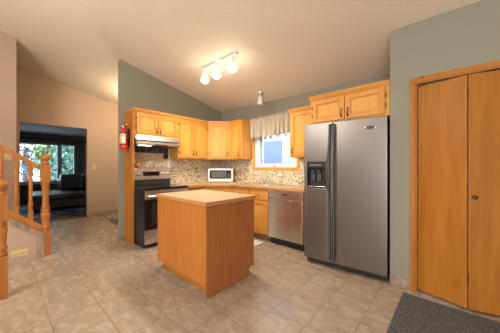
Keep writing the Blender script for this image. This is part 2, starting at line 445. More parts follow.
# living room
sbox('ceiling_living', M['white_ceiling'], -11.2, XH - 0.12, -2.0, 4.2, 2.44, 2.5)
LY0, LY1, LZ0, LZ1 = -0.35, 2.02, 0.66, 2.10
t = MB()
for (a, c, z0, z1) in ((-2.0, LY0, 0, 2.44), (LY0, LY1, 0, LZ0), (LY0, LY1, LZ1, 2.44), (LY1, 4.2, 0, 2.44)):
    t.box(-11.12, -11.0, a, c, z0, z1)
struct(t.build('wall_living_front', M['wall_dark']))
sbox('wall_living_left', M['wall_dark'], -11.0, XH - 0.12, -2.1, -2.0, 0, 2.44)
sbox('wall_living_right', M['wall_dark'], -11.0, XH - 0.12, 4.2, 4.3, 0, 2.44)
# baseboards of stone tile
sbox('baseboard_hall', M['stone'], XH, XH + 0.012, 1.44, YW, 0, 0.10, 0.003)
sbox('baseboard_range', M['stone'], XR, XR + 0.012, 1.355, 1.40, 0, 0.09, 0.003)
sbox('baseboard_partition', M['stone'], XR - 0.12, XR + 0.012, 1.343, 1.355, 0, 0.09, 0.003)
sbox('baseboard_closet', M['stone'], -0.478, -0.304, 2.768, 2.78, 0, 0.10, 0.003)

# closet opening trim and bifold door
t = MB()
t.box(-0.303, -0.256, 2.762, 2.78, 0, 2.07, 0.004); t.box(-0.292, -0.270, 2.756, 2.764, 0, 2.07, 0.003)
t.box(1.27, 1.335, 2.762, 2.78, 0, 2.07, 0.004)
t.box(-0.258, -0.245, 2.78, 2.9, 0, 2.07); t.box(1.257, 1.27, 2.78, 2.9, 0, 2.07)
struct(t.build('trim_1', M['oak_trim']), 'oak casing uprights around the folding closet door')
t = MB()
t.box(-0.303, 1.335, 2.762, 2.78, 2.07, 2.135, 0.004); t.box(-0.292, 1.32, 2.756, 2.764, 2.085, 2.117, 0.003)
t.box(-0.258, 1.27, 2.83, 2.9, 2.062, 2.07)
struct(t.build('trim_2', M['oak_trim_x']), 'oak casing across the top of the folding closet door')
door = bpy.data.objects.new('door_1', None); COL.objects.link(door)
door.location = (-0.245, 2.79, 0); struct(door, 'plain oak bifold closet door standing slightly folded')
def leaf(x0, y0, x1, y1, z0=0.02, z1=2.045):
    L = math.hypot(x1 - x0, y1 - y0); a = math.atan2(y1 - y0, x1 - x0)
    t = MB().box(0, L - 0.004, 0, 0.032, z0, z1, 0.004)
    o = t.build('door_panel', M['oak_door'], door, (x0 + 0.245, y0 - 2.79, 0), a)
    return o
l1 = leaf(-0.243, 2.800, 0.113, 2.692)
l2 = leaf(0.119, 2.692, 0.49, 2.800)
l3 = leaf(0.50, 2.80, 0.87, 2.795)
l4 = leaf(0.878, 2.795, 1.25, 2.80)
MB().lathe([(0.006, 0), (0.006, 0.012), (0.016, 0.02), (0.018, 0.028), (0.012, 0.036), (0, 0.038)], 16, Matrix.Translation((0.035, 0, 0.99)) @ Matrix.Rotation(PI / 2, 4, 'X')).build('door_knob', M['bronze'], l2)
t = MB()
for z in (0.25, 1.03, 1.85): t.box(-0.008, 0.0, -0.004, 0.004, z, z + 0.075)
t.build('hinge', M['bronze'], l2)
MB().cyl((-0.205, 2.754, 2.125), (-0.205, 2.764, 2.125), 0.008).build('trim_3', M['bronze'])
struct(bpy.data.objects['trim_3'], 'dark screw cap on the closet casing')

# ------------------------------------------------------------------ kitchen window
win = bpy.data.objects.new('window_1', None); COL.objects.link(win); win.location = (KX0, YW, KZ0); struct(win, 'white vinyl kitchen window above the sink')
def wbox(t, x0, x1, y0, y1, z0, z1, b=0.003): return t.box(x0 - KX0, x1 - KX0, y0 - YW, y1 - YW, z0 - KZ0, z1 - KZ0, b)
t = MB()
wbox(t, KX0 - 0.055, KX0, YW - 0.018, YW, KZ0 - 0.06, KZ1 + 0.06); wbox(t, KX1, KX1 + 0.055, YW - 0.018, YW, KZ0 - 0.06, KZ1 + 0.06)
t.build('window_casing', M['oak'], win)
t = MB(); wbox(t, KX0, KX1, YW - 0.018, YW, KZ0 - 0.06, KZ0); wbox(t, KX0, KX1, YW - 0.018, YW, KZ1, KZ1 + 0.06)
t.build('window_casing', M['oak_x'], win)
t = MB()
wbox(t, KX0, KX0 + 0.10, YW + 0.03, YW + 0.11, KZ0, KZ1); wbox(t, KX1 - 0.10, KX1, YW + 0.03, YW + 0.11, KZ0, KZ1)
wbox(t, KX0 + 0.1, KX1 - 0.1, YW + 0.03, YW + 0.11, KZ0, KZ0 + 0.07); wbox(t, KX0 + 0.1, KX1 - 0.1, YW + 0.03, YW + 0.11, KZ1 - 0.07, KZ1)
wbox(t, KX0, KX0 + 0.012, YW, YW + 0.029, KZ0, KZ1); wbox(t, KX1 - 0.012, KX1, YW, YW + 0.029, KZ0, KZ1); wbox(t, KX0 + 0.012, KX1 - 0.012, YW, YW + 0.029, KZ0, KZ0 + 0.012)
t.build('window_frame', M['vinyl'], win)
t = MB(); wbox(t, KX0 + 0.10, KX0 + 0.135, YW + 0.06, YW + 0.085, KZ0 + 0.07, KZ1 - 0.07); wbox(t, KX1 - 0.115, KX1 - 0.10, YW + 0.06, YW + 0.085, KZ0 + 0.07, KZ1 - 0.07)
wbox(t, KX0 + 0.135, KX1 - 0.115, YW + 0.06, YW + 0.085, KZ0 + 0.07, KZ0 + 0.085)
t.build('window_sash', plain('sash_grey', (0.30, 0.36, 0.42), 0.5), win)
t = MB(); wbox(t, KX0 + 0.1, KX1 - 0.1, YW + 0.07, YW + 0.075, KZ0 + 0.07, KZ1 - 0.07, 0)
t.build('window_pane', M['glass'], win)
t = MB()
cx = -2.56
t.box(cx - 0.05 - KX0, cx + 0.05 - KX0, 0.012, 0.035, 0.012, 0.032, 0.004); t.tube([(cx - KX0, 0.012, 0.03), (cx - KX0 + 0.03, -0.005, 0.045), (cx - KX0 + 0.07, -0.01, 0.04)], 0.006)
t.build('window_crank', M['chrome'], win)
t = MB(); t.box(0.05, 0.062, 0.018, 0.031, 0.04, 0.10, 0.003); t.build('window_latch', M['bronze'], win)

# ------------------------------------------------------------------ backsplash (mosaic skin on the walls)
t = MB(); t.box(XR, XR + 0.008, 1.44, YW, 0.90, 1.405); t.box(XR, XR + 0.008, 1.44, 2.24, 1.40, 1.78)
struct(t.build('trim_4', M['mosaic']), 'mosaic tile backsplash behind the range')
t = MB(); t.box(XR, KX0 - 0.055, YW - 0.008, YW, 0.90, 1.42); t.box(KX0 - 0.055, KX1 + 0.055, YW - 0.008, YW, 0.90, KZ0 - 0.06); t.box(KX1 + 0.055, -1.2, YW - 0.008, YW, 0.90, 1.42)
struct(t.build('trim_5', M['mosaic']), 'mosaic tile backsplash below the window')
t = MB(); t.box(XR + 0.008, XR + 0.014, 1.45, 2.20, 1.495, 1.605); t.box(XR + 0.008, XR + 0.014, 2.098, 2.20, 1.395, 1.497)
struct(t.build('trim_6', M['dark_tile']), 'row of dark tiles under the range hood')
t = MB(); t.box(XR + 0.008, XR + 0.013, 1.45, 2.098, 1.36, 1.495)
struct(t.build('trim_7', M['tan_tile']), 'plain tan tile band under the dark tile row')

# ------------------------------------------------------------------ cabinets
def shaker(t, x0, x1, z0, z1, y=-0.02):
    s = 0.055
    t.box(x0, x0 + s, y, 0, z0, z1, 0.003); t.box(x1 - s, x1, y, 0, z0, z1, 0.003)
    t.box(x0 + s, x1 - s, y, 0, z0, z0 + s, 0.003); t.box(x0 + s, x1 - s, y, 0, z1 - s, z1, 0.003)
    t.box(x0 + s - 0.004, x1 - s + 0.004, y + 0.015, -0.001, z0 + s - 0.004, z1 - s + 0.004, mi=1)
    t.prism([(x0 + s + 0.012, z0 + s + 0.012), (x1 - s - 0.012, z0 + s + 0.012), (x1 - s - 0.012, z1 - s - 0.012), (x0 + s + 0.012, z1 - s - 0.012)], 'y', y + 0.0095, y + 0.016, 0.004, mi=1)
def add_door(root, x0, x1, z0, z1, side, hz, hinge=True, handle='bar', m=None):
    t = MB(); shaker(t, x0, x1, z0, z1)
    d = t.build('door', [m or M['oak_frame'], M['oak']], root)
    hx = x1 - 0.03 if side == 'r' else x0 + 0.03
    if handle == 'bar':
        MB().tube([(hx, -0.02, hz), (hx, -0.045, hz + 0.012), (hx, -0.048, hz + 0.05), (hx, -0.045, hz + 0.088), (hx, -0.02, hz + 0.10)], 0.0085).build('handle', M['bronze'], d)
    if hinge:
        gx = x0 - 0.006 if side == 'r' else x1 + 0.006
        for z in (z0 + 0.07, z1 - 0.11):
            MB().box(gx - 0.006, gx + 0.006, -0.024, 0.0, z, z + 0.045, 0.002).build('hinge', M['bronze'], d)
    return d
def add_crown(root, x0, x1, d, h, left=False, right=False):
    t = MB()
    t.prism([(0.0, h - 0.03), (-0.012, h - 0.03), (-0.034, h + 0.012), (-0.034, h + 0.022), (d, h + 0.022), (d, h), (0.0, h)], 'x', x0 - (0.014 if left else 0), x1 + (0.014 if right else 0))
    return t.build('crown', M['oak_x'], root)
def wall_cabinet(label, loc, rz, w, h, d, doors, group=None, left=False, right=False, hz=None):
    r = thing('wall_cabinet', label, 'cabinet', loc, rz, group)
    MB().box(0, w, 0, d, 0, h, 0.003).build('carcass', M['oak'], r)
    for (a, c, s) in doors:
        add_door(r, a, c, 0.025, h - 0.045, s, 0.06 if hz is None else hz)
    add_crown(r, 0, w, d, h, left, right)
    return r
RZ = PI / 2
UX = -3.79
ZU, HU = 1.40, 0.775
G = 'oak wall cabinets'
wall_cabinet('short oak wall cabinet with two doors directly over the range hood', (UX, 1.446, 1.77), RZ, 0.782, 0.405, 0.33,
             [(0.035, 0.385, 'r'), (0.395, 0.75, 'l')], G, hz=0.05)
wall_cabinet('tall double door oak wall cabinet right of the range hood', (UX, 2.232, ZU), RZ, 0.676, HU, 0.33,
             [(0.03, 0.335, 'r'), (0.343, 0.65, 'l')], G)
# diagonal corner cabinet
r = thing('wall_cabinet', 'diagonal corner oak wall cabinet with one door above the microwave', 'cabinet', (UX, 2.912, ZU), PI / 4, G)
L = math.hypot(0.33, 0.325)
c45 = math.cos(PI / 4)
def to_loc(x, y):
    dx, dy = x - UX, y - 2.912
    return (dx * c45 + dy * c45, -dx * c45 + dy * c45)
poly = [to_loc(*p) for p in ((UX, 2.912), (-3.462, 3.24), (-3.462, 3.565), (XR, 3.565), (XR, 2.912))]
MB().prism(poly, 'z', 0, HU).build('carcass', M['oak'], r)
add_door(r, 0.03, L - 0.03, 0.025, HU - 0.045, 'r', 0.06)
poly2 = [to_loc(*p) for p in ((UX + 0.018, 2.912 - 0.03), (-3.462 + 0.03, 3.24 - 0.018), (-3.462, 3.5), (XR + 0.05, 3.5), (XR + 0.05, 2.912))]
MB().prism([(-0.0, -0.034), (L, -0.034), (L, 0.1), (0, 0.1)], 'z', HU, HU + 0.022).prism([(0, -0.014), (L, -0.014), (L, 0.02), (0, 0.02)], 'z', HU - 0.03, HU).build('crown', M['oak_x'], r)
wall_cabinet('narrow single door oak wall cabinet left of the kitchen window', (-3.460, 3.24, ZU), 0, 0.340, HU, 0.325, [(0.025, 0.315, 'r')], G, right=True)
wall_cabinet('single door oak wall cabinet right of the window, left of the fridge', (-2.0, 3.24, ZU), 0, 0.50, HU, 0.325, [(0.03, 0.47, 'l')], G, left=True)
wall_cabinet('short wide oak wall cabinet with two doors above the refrigerator', (-1.405, 2.81, 1.802), 0, 0.920, 0.358, 0.75,
             [(0.035, 0.445, 'r'), (0.46, 0.875, 'l')], G, left=True, hz=0.055)
# tall end panel beside the range
r = MB().prism([(XR, 0.0), (-3.768, 0.0), (-3.768, 2.165), (XR, 2.165)], 'y', 1.416, 1.442, 0.002)
tag(r.build('end_panel', M['oak_island'].copy()), 'tall flat oak end panel left of the range with extinguisher mounted on it', 'panel')
bpy.data.objects['end_panel'].data.materials[0] = M['oak_trim']
# ---------------- base cabinets
def base_front(r, w, h0, items):
    pass
B = 'oak base cabinets'
def base_cabinet(label, loc, rz, w, d, doors, drawers, knobs=True, h=0.875):
    r = thing('base_cabinet', label, 'cabinet', loc, rz, B)
    MB().box(0, w, 0, d, 0.10, h, 0.002).build('carcass', M['oak'], r)
    MB().box(0.0, w, 0.07, 0.085, 0, 0.10).build('toe_kick', M['stone'], r)
    for (a, c, z0, z1) in drawers:
        dr = MB().box(a, c, -0.02, 0, z0, z1, 0.004).build('drawer', M['oak_x'], r)
        if knobs:
            MB().lathe([(0.006, 0), (0.006, 0.012), (0.015, 0.018), (0.015, 0.026), (0, 0.03)], 14, Matrix.Translation(((a + c) / 2, -0.02, (z0 + z1) / 2)) @ Matrix.Rotation(PI / 2, 4, 'X')).build('knob', M['bronze'], dr)
    for (a, c, s, z0, z1) in doors:
        add_door(r, a, c, z0, z1, s, z1 - 0.14)
    return r
base_cabinet('oak base cabinet with drawer and door right of the range', (-3.49, 2.212, 0), RZ, 0.36, 0.62, [(0.02, 0.34, 'l', 0.13, 0.66)], [(0.02, 0.34, 0.69, 0.855)])
# diagonal corner base
r = thing('base_cabinet', 'diagonal oak corner base cabinet with drawer below the microwave', 'cabinet', (-3.49, 2.575, 0), PI / 4, B)
Lb = math.hypot(0.40, 0.40)
def tl(x, y):
    dx, dy = x + 3.49, y - 2.575
    return (dx * c45 + dy * c45, -dx * c45 + dy * c45)
MB().prism([tl(*p) for p in ((-3.49, 2.575), (-3.09, 2.975), (-3.09, 3.555), (XR + 0.01, 3.555), (XR + 0.01, 2.575))], 'z', 0.10, 0.875).build('carcass', M['oak'], r)
MB().box(0.0, Lb, 0.07, 0.085, 0, 0.10).build('toe_kick', M['stone'], r)
for a, c in ((0.03, Lb / 2 - 0.006), (Lb / 2 + 0.006, Lb - 0.03)):
    dr = MB().box(a, c, -0.02, 0, 0.69, 0.855, 0.004).build('drawer', M['oak_x'], r)
    MB().lathe([(0.006, 0), (0.006, 0.012), (0.015, 0.018), (0.015, 0.026), (0, 0.03)], 14, Matrix.Translation(((a + c) / 2, -0.02, 0.77)) @ Matrix.Rotation(PI / 2, 4, 'X')).build('knob', M['bronze'], dr)
add_door(r, 0.03, Lb - 0.03, 0.13, 0.66, 'r', 0.5)
base_cabinet('oak sink base cabinet with false drawer front left of the dishwasher', (-3.088, 2.975, 0), 0, 0.868, 0.59,
             [(0.02, 0.425, 'r', 0.13, 0.66), (0.44, 0.845, 'l', 0.13, 0.66)], [(0.02, 0.425, 0.69, 0.855), (0.44, 0.845, 0.69, 0.855)])
base_cabinet('narrow oak base cabinet between dishwasher and refrigerator', (-1.597, 2.975, 0), 0, 0.10, 0.59, [], [], False)
# ---------------- worktop (L, diagonal inside corner) with a sink cut-out
SX0, SX1, SY0, SY1 = -2.95, -2.24, 3.06, 3.44
def worktop():
    r = thing('countertop', 'beige laminate worktop with wood front edge running along both walls', 'countertop', (XR, YW, 0.875))
    ox, oy = XR, YW
    def P(pts): return [(x - ox, y - oy) for x, y in pts]
    t = MB()
    yb = YW - 0.008; xb = XR + 0.008
    t.prism(P([(xb, 2.205), (-3.45, 2.205), (-3.45, 2.56), (-3.07, 2.94), (-3.07, yb), (xb, yb)]), 'z', 0.001, 0.039)
    t.box(-3.07 - ox, SX0 - ox, 2.94 - oy, yb - oy, 0.001, 0.039)
    t.box(SX0 - ox, SX1 - ox, 2.94 - oy, SY0 - oy, 0.001, 0.039); t.box(SX0 - ox, SX1 - ox, SY1 - oy, yb - oy, 0.001, 0.039)
    t.box(SX1 - ox, -1.497 - ox, 2.94 - oy, yb - oy, 0.001, 0.039)
    t.build('slab', M['laminate'], r)
    t = MB()
    t.prism(P([(-3.45, 2.205), (-3.436, 2.205), (-3.436, 2.554), (-3.066, 2.926), (-1.497, 2.926), (-1.497, 2.94), (-3.07, 2.94), (-3.45, 2.56)]), 'z', 0.0, 0.040, 0.003)
    t.build('front_edge', M['laminate_edge'], r)
worktop()
# sink
r = thing('kitchen_sink', 'double bowl stainless sink set into the worktop below the window', 'sink', (SX0, SY0, 0.914))
t = MB(); w = SX1 - SX0; d = SY1 - SY0
t.box(-0.02, w + 0.02, -0.02, 0.012, 0.0005, 0.008, 0.003); t.box(-0.02, w + 0.02, d - 0.05, d + 0.02, 0.0005, 0.008, 0.003)
t.box(-0.02, 0.012, -0.02, d + 0.02, 0.0005, 0.008, 0.003); t.box(w - 0.012, w + 0.02, -0.02, d + 0.02, 0.0005, 0.008, 0.003); t.box(w / 2 - 0.02, w / 2 + 0.02, 0, d - 0.04, 0.0, 0.008, 0.003)
t.build('rim', M['chrome'], r)
for a, c in ((0.006, w / 2 - 0.015), (w / 2 + 0.015, w - 0.006)):
    t = MB(); e = 0.003; z = -0.034
    t.box(a, c, 0.006, 0.006 + e, z, 0.002); t.box(a, c, d - 0.05, d - 0.05 + e, z, 0.002); t.box(a, a + e, 0.006, d - 0.05, z, 0.002); t.box(c - e, c, 0.006, d - 0.05, z, 0.002); t.box(a, c, 0.006, d - 0.05, z - e, z)
    t.build('basin', M['steel_x'], r)
t = MB(); t.lathe([(0.022, 0.008), (0.02, 0.03), (0.012, 0.04)], 16, Matrix.Translation((w / 2, d - 0.015, 0)))
t.tube([(w / 2, d - 0.015, 0.04), (w / 2, d - 0.03, 0.085), (w / 2, d - 0.09, 0.10), (w / 2, d - 0.16, 0.085)], 0.009); t.build('faucet', M['chrome'], r)

# ------------------------------------------------------------------ range
r = thing('range', 'black and stainless electric range between end panel and cabinets', 'stove', (-3.43, 1.449, 0), RZ)
w, d = 0.748, 0.66
MB().box(0, w, 0.0, d, 0.09, 0.895, 0.004).box(0.02, w - 0.02, 0.05, d, 0.0, 0.09).build('body', M['black_enamel'], r)
MB().box(-0.002, w + 0.002, -0.035, d - 0.06, 0.896, 0.92, 0.006).build('cooktop', M['black_gloss'], r)
t = MB(); t.prism([(d - 0.075, 0.921), (d - 0.005, 0.921), (d - 0.005, 1.225), (d - 0.045, 1.225)], 'x', 0.0, w, 0.004)
bgd = t.build('control_panel', M['steel_x'], r)
t = MB(); t.prism([(d - 0.084, 0.922), (d - 0.072, 0.922), (d - 0.059, 1.022), (d - 0.071, 1.022)], 'x', 0.002, w - 0.002, 0.002); t.build('vent_strip', M['black'], bgd)
def guard_y(z): return d - 0.075 + 0.030 * (z - 0.921) / 0.279
tilt = Matrix.Rotation(math.atan2(0.03, 0.279), 4, 'X')
t = MB(); t.box(0.24, 0.54, -0.004, 0.002, -0.038, 0.038, 0.002, Matrix.Translation((0, guard_y(1.12), 1.12)) @ Matrix.Rotation(-math.atan2(0.03, 0.279), 4, 'X')); t.build('display', M['black_gloss'], bgd)
for kx in (0.07, 0.155, 0.595, 0.665, 0.72):
    if kx == 0.72: kx = 0.715
    m = Matrix.Translation((kx, guard_y(1.12), 1.12)) @ Matrix.Rotation(PI / 2, 4, 'X')
    MB().lathe([(0.034, 0), (0.034, 0.008), (0.026, 0.012), (0.024, 0.032), (0, 0.034)], 20, m).build('knob', M['knob_silver'], bgd)
od = MB().box(0.004, w - 0.004, -0.035, -0.002, 0.30, 0.745, 0.005).build('oven_door', M['black_gloss'], r)
MB().box(0.004, w - 0.004, -0.036, -0.002, 0.747, 0.880, 0.005).build('door_top', M['steel_x'], od)
MB().box(0.10, w - 0.10, -0.0365, -0.0345, 0.36, 0.70, 0.0008).build('oven_window', M['black'], od)
t = MB(); t.tube([(0.03, -0.08, 0.80), (w - 0.03, -0.08, 0.80)], 0.014, 12); t.box(0.05, 0.08, -0.075, -0.034, 0.79, 0.81, 0.003); t.box(w - 0.08, w - 0.05, -0.075, -0.034, 0.79, 0.81, 0.003)
t.build('handle', M['chrome'], od)
MB().box(0.004, w - 0.004, -0.035, -0.002, 0.075, 0.285, 0.006).build('drawer', M['steel_x'], r)
for bx, by, br in ((0.2, 0.14, 0.10), (0.56, 0.14, 0.085), (0.2, 0.42, 0.075), (0.56, 0.42, 0.10)):
    t = MB(); t.lathe([(br - 0.004, 0.9201), (br - 0.004, 0.9206), (br, 0.9206), (br, 0.9201)], 32, Matrix.Translation((bx, by, 0)), cap=False); t.build('burner_ring', M['charcoal'], r)

# range hood
r = thing('range_hood', 'stainless under cabinet range hood over the stove', 'range hood', (UX, 1.452, 1.60), RZ)
w = 0.77
t = MB(); t.prism([(0.31, 0.168), (-0.035, 0.168), (-0.045, 0.085), (0.31, 0.085)], 'x', 0, w, 0.003)
t.prism([(0.31, 0.07), (-0.045, 0.07), (-0.085, 0.035), (-0.085, 0.008), (0.31, 0.008)], 'x', 0, w, 0.003); t.build('hood_body', M['steel_x'], r)
MB().box(0.01, w - 0.01, -0.03, 0.30, 0.068, 0.088).build('vent_slot', M['black'], r)
MB().box(0.02, w - 0.02, -0.05, 0.28, 0.001, 0.0075, 0.001).build('filter', M['charcoal'], r)
MB().box(0.06, 0.26, -0.045, 0.03, -0.003, 0.0005, 0.001).build('hood_lamp', emit('hood_lamp_glass', (1, 0.88, 0.7), 6), r)
t = MB(); t.box(0.30, 0.52, -0.0865, -0.084, 0.014, 0.028, 0.0008); t.build('switch_strip', M['black'], r)
# small items above the range
r = thing('canister', 'small round orange wooden pot on top of the range control panel', 'pot', (-4.063, 1.618, 1.2265))
MB().lathe([(0.032, 0), (0.046, 0.025), (0.048, 0.06), (0.034, 0.09)], 20).build('body', M['terracotta'], r)
MB().lathe([(0.035, 0.091), (0.024, 0.10), (0.009, 0.104), (0.011, 0.115), (0, 0.12)], 16).build('lid', M['oak_trim'], r)
r = thing('shaker', 'small pale shaker on range control panel beside the end panel', 'shaker', (-4.063, 1.515, 1.2265))
MB().lathe([(0.02, 0), (0.022, 0.01), (0.018, 0.065), (0.016, 0.075)], 16).build('body', M['ivory'], r)
MB().lathe([(0.0175, 0.0755), (0.016, 0.092), (0, 0.098)], 16).build('lid', M['chrome'], r)
r = thing('wall_outlet', 'white outlet plate on mosaic right of the dark tile row', 'outlet', (XR + 0.0085, 2.19, 1.24), RZ)
MB().box(0, 0.075, -0.006, 0, 0, 0.12, 0.003).build('plate', M['white'], r)
t = MB(); t.box(0.022, 0.053, -0.008, -0.005, 0.015, 0.05, 0.002); t.box(0.022, 0.053, -0.008, -0.005, 0.07, 0.105, 0.002); t.build('sockets', M['ivory'], r)

# fire extinguisher on the end panel
r = thing('fire_extinguisher', 'red fire extinguisher with paper label hanging on oak end panel', 'fire extinguisher', (-3.905, 1.335, 1.525))
MB().lathe([(0.045, 0), (0.057, 0.01), (0.06, 0.03), (0.06, 0.27), (0.055, 0.30), (0.035, 0.325), (0.02, 0.335), (0.02, 0.345)], 28).build('cylinder', M['red'], r)
def arc_sheet(name, m, z0, z1, a0, a1, rr):
    t = MB(); t.grid(lambda u, v: Vector((rr * math.cos(a0 + (a1 - a0) * u), rr * math.sin(a0 + (a1 - a0) * u), z0 + (z1 - z0) * v)), 20, 1)
    return t.build(name, m, r)
lab = arc_sheet('label', M['label_white'], 0.09, 0.245, math.radians(225), math.radians(365), 0.0606)
y_ = arc_sheet('label_band', M['label_yellow'], 0.11, 0.19, math.radians(240), math.radians(312), 0.0611); y_.parent = lab
for z in (0.20, 0.215, 0.228, 0.098):
    k = arc_sheet('label_text', M['label_ink'], z, z + 0.006, math.radians(240), math.radians(345), 0.0612); k.parent = lab
t = MB(); t.lathe([(0.017, 0.345), (0.019, 0.36), (0.015, 0.385), (0.01, 0.39)], 16); t.build('valve', M['chrome'], r)
t = MB(); t.box(-0.075, 0.02, -0.010, 0.010, 0.392, 0.402, 0.003, Matrix.Rotation(0.18, 4, 'Y')); t.box(-0.065, 0.01, -0.008, 0.008, 0.365, 0.373, 0.003, Matrix.Rotation(-0.1, 4, 'Y')); t.build('lever', M['chrome'], r)
t = MB(); t.cyl((0.0, -0.018, 0.367), (0.0, -0.034, 0.367), 0.016); t.build('gauge', M['label_yellow'], r)
t = MB(); t.tube([(0.015, 0, 0.367), (0.06, 0.01, 0.365), (0.078, 0.015, 0.32), (0.07, 0.01, 0.2), (0.068, 0.01, 0.08)], 0.008); t.build('hose', M['black'], r)
t = MB(); t.box(-0.02, 0.02, 0.072, 0.079, 0.05, 0.36, 0.002); t.box(-0.062, 0.062, 0.0, 0.072, 0.255, 0.262); 
t = MB(); t.box(-0.02, 0.02, 0.060, 0.079, 0.05, 0.33, 0.002)
for z in (0.07, 0.26): t.lathe([(0.0615, z), (0.063, z), (0.063, z + 0.014), (0.0615, z + 0.014)], 28, cap=False)
t.build('bracket', M['black'], r)

# ------------------------------------------------------------------ microwave
mx0, my0 = -3.825, 2.955
r = thing('microwave', 'white framed microwave with dark door in the worktop corner', 'microwave', (mx0, my0, 0.916), math.radians(43))
w, h, d = 0.52, 0.29, 0.315
t = MB(); t.box(0, w, 0, d, 0.012, h, 0.01); t.build('case', M['white'], r)
for x in (0.03, w - 0.06):
    for y in (0.03, d - 0.06): MB().box(x, x + 0.03, y, y + 0.03, 0, 0.013).build('foot', M['black'], r)
fr = MB().box(0.0, w, -0.012, 0.001, 0.012, h, 0.006).build('front_frame', M['white'], r)
mwb = plain('microwave_black', (0.02, 0.02, 0.022), 0.55); mwb.node_tree.nodes['Principled BSDF'].inputs['Specular IOR Level'].default_value = 0.2
dd = MB().box(0.03, w * 0.70, -0.018, -0.011, 0.075, h - 0.035, 0.004).build('door', mwb, r)
MB().box(0.07, w * 0.67, -0.0195, -0.0175, 0.10, h - 0.06, 0.0008).build('door_window', plain('microwave_mesh', (0.09, 0.095, 0.10), 0.5), dd)
cp = MB().box(w * 0.705, w - 0.03, -0.016, -0.011, 0.075, h - 0.035, 0.003).build('control_panel', mwb, r)
t = MB()
for i in range(3):
    for j in range(4): t.box(w * 0.705 + 0.022 + i * 0.034, w * 0.705 + 0.046 + i * 0.034, -0.0185, -0.0155, 0.088 + j * 0.026, 0.105 + j * 0.026, 0.001)
t.build('buttons', plain('grey_buttons', (0.08, 0.085, 0.11), 0.6), cp)

# ------------------------------------------------------------------ dishwasher
r = thing('dishwasher', 'stainless dishwasher under the worktop left of the refrigerator', 'dishwasher', (-2.217, 2.955, 0))
w = 0.617
MB().box(0.0, w, 0.01, 0.58, 0.09, 0.868).build('tub', M['charcoal'], r)
MB().box(0.0, w, -0.02, 0.009, 0.11, 0.74, 0.006).build('door', M['steel'], r)
cpn = MB().box(0.0, w, -0.022, 0.009, 0.745, 0.868, 0.006).build('control_panel', M['steel_x'], r)
t = MB()
t.lathe([(0.016, 0), (0.016, 0.004), (0, 0.004)], 20, Matrix.Translation((0.47, -0.022, 0.812)) @ Matrix.Rotation(PI / 2, 4, 'X')); t.build('button', M['charcoal'], cpn)
MB().box(0.27, 0.37, -0.024, -0.021, 0.80, 0.825, 0.002).build('display', M['charcoal'], cpn)
t = MB(); t.box(0.19, 0.43, -0.030, -0.018, 0.715, 0.742, 0.008); t.build('handle', M['steel_x'], r)
MB().box(0.0, w, 0.04, 0.06, 0.0, 0.10).build('kick_plate', M['black'], r)

# ------------------------------------------------------------------ refrigerator
FA = math.radians(4)
r = thing('refrigerator', 'stainless side by side refrigerator with door dispenser', 'refrigerator', (-1.428, 2.668, 0), FA)
w, dd_, h = 0.935, 0.70, 1.795
MB().box(0.003, w - 0.003, 0.075, dd_, 0.03, h - 0.02, 0.006).build('cabinet', M['charcoal'], r)
MB().box(0.02, w - 0.02, 0.05, 0.30, 0.012, 0.075, 0.004).build('base_grille', M['black'], r)
for fx in (0.06, w - 0.06):
    for fy in (0.10, dd_ - 0.1): MB().cyl((fx, fy, 0.0), (fx, fy, 0.032), 0.025).build('foot', M['black'], r)
xs = 0.365
DX0, DX1, DZ0, DZ1 = 0.035, 0.295, 0.975, 1.31
t = MB()
z0, z1 = 0.075, h
t.box(0, DX0, 0, 0.07, z0, z1, 0.004); t.box(DX1, xs - 0.004, 0, 0.07, z0, z1, 0.004); t.box(DX0 - 0.004, DX1 + 0.004, 0, 0.07, z0, DZ0, 0.004); t.box(DX0 - 0.004, DX1 + 0.004, 0, 0.07, DZ1, z1, 0.004)
ld = t.build('freezer_door', M['steel_fridge'], r)
rd = MB().box(xs + 0.004, w, 0, 0.07, z0, z1, 0.010).build('fridge_door', M['steel_fridge'], r)
# dispenser
t = MB(); t.box(DX0, DX1, -0.003, 0.03, DZ1 - 0.075, DZ1, 0.003); t.box(DX0, DX0 + 0.012, -0.003, 0.06, DZ0, DZ1 - 0.07, 0.002); t.box(DX1 - 0.012, DX1, -0.003, 0.06, DZ0, DZ1 - 0.07, 0.002)
t.box(DX0, DX1, -0.003, 0.06, DZ0, DZ0 + 0.018, 0.002); t.box(DX0, DX1, 0.058, 0.068, DZ0, DZ1)
disp = t.build('dispenser', M['black'], ld)
t = MB()
for k in range(5): t.box(DX0 + 0.05 + k * 0.03, DX0 + 0.066 + k * 0.03, -0.005, -0.002, DZ1 - 0.046, DZ1 - 0.036, 0.001)
t.build('buttons', plain('pale_buttons', (0.5, 0.5, 0.48), 0.4), disp)
t = MB()
for k in (0.075, 0.155):
    t.box(DX0 + k - 0.025, DX0 + k + 0.025, 0.02, 0.04, DZ0 + 0.09, DZ0 + 0.19, 0.008); t.cyl((DX0 + k, 0.03, DZ0 + 0.18), (DX0 + k, 0.03, DZ0 + 0.24), 0.018)
t.build('paddles', M['charcoal'], disp)
MB().box(DX0 + 0.02, DX1 - 0.02, -0.006, 0.055, DZ0 + 0.018, DZ0 + 0.026, 0.002).build('drip_tray', M['chrome'], disp)
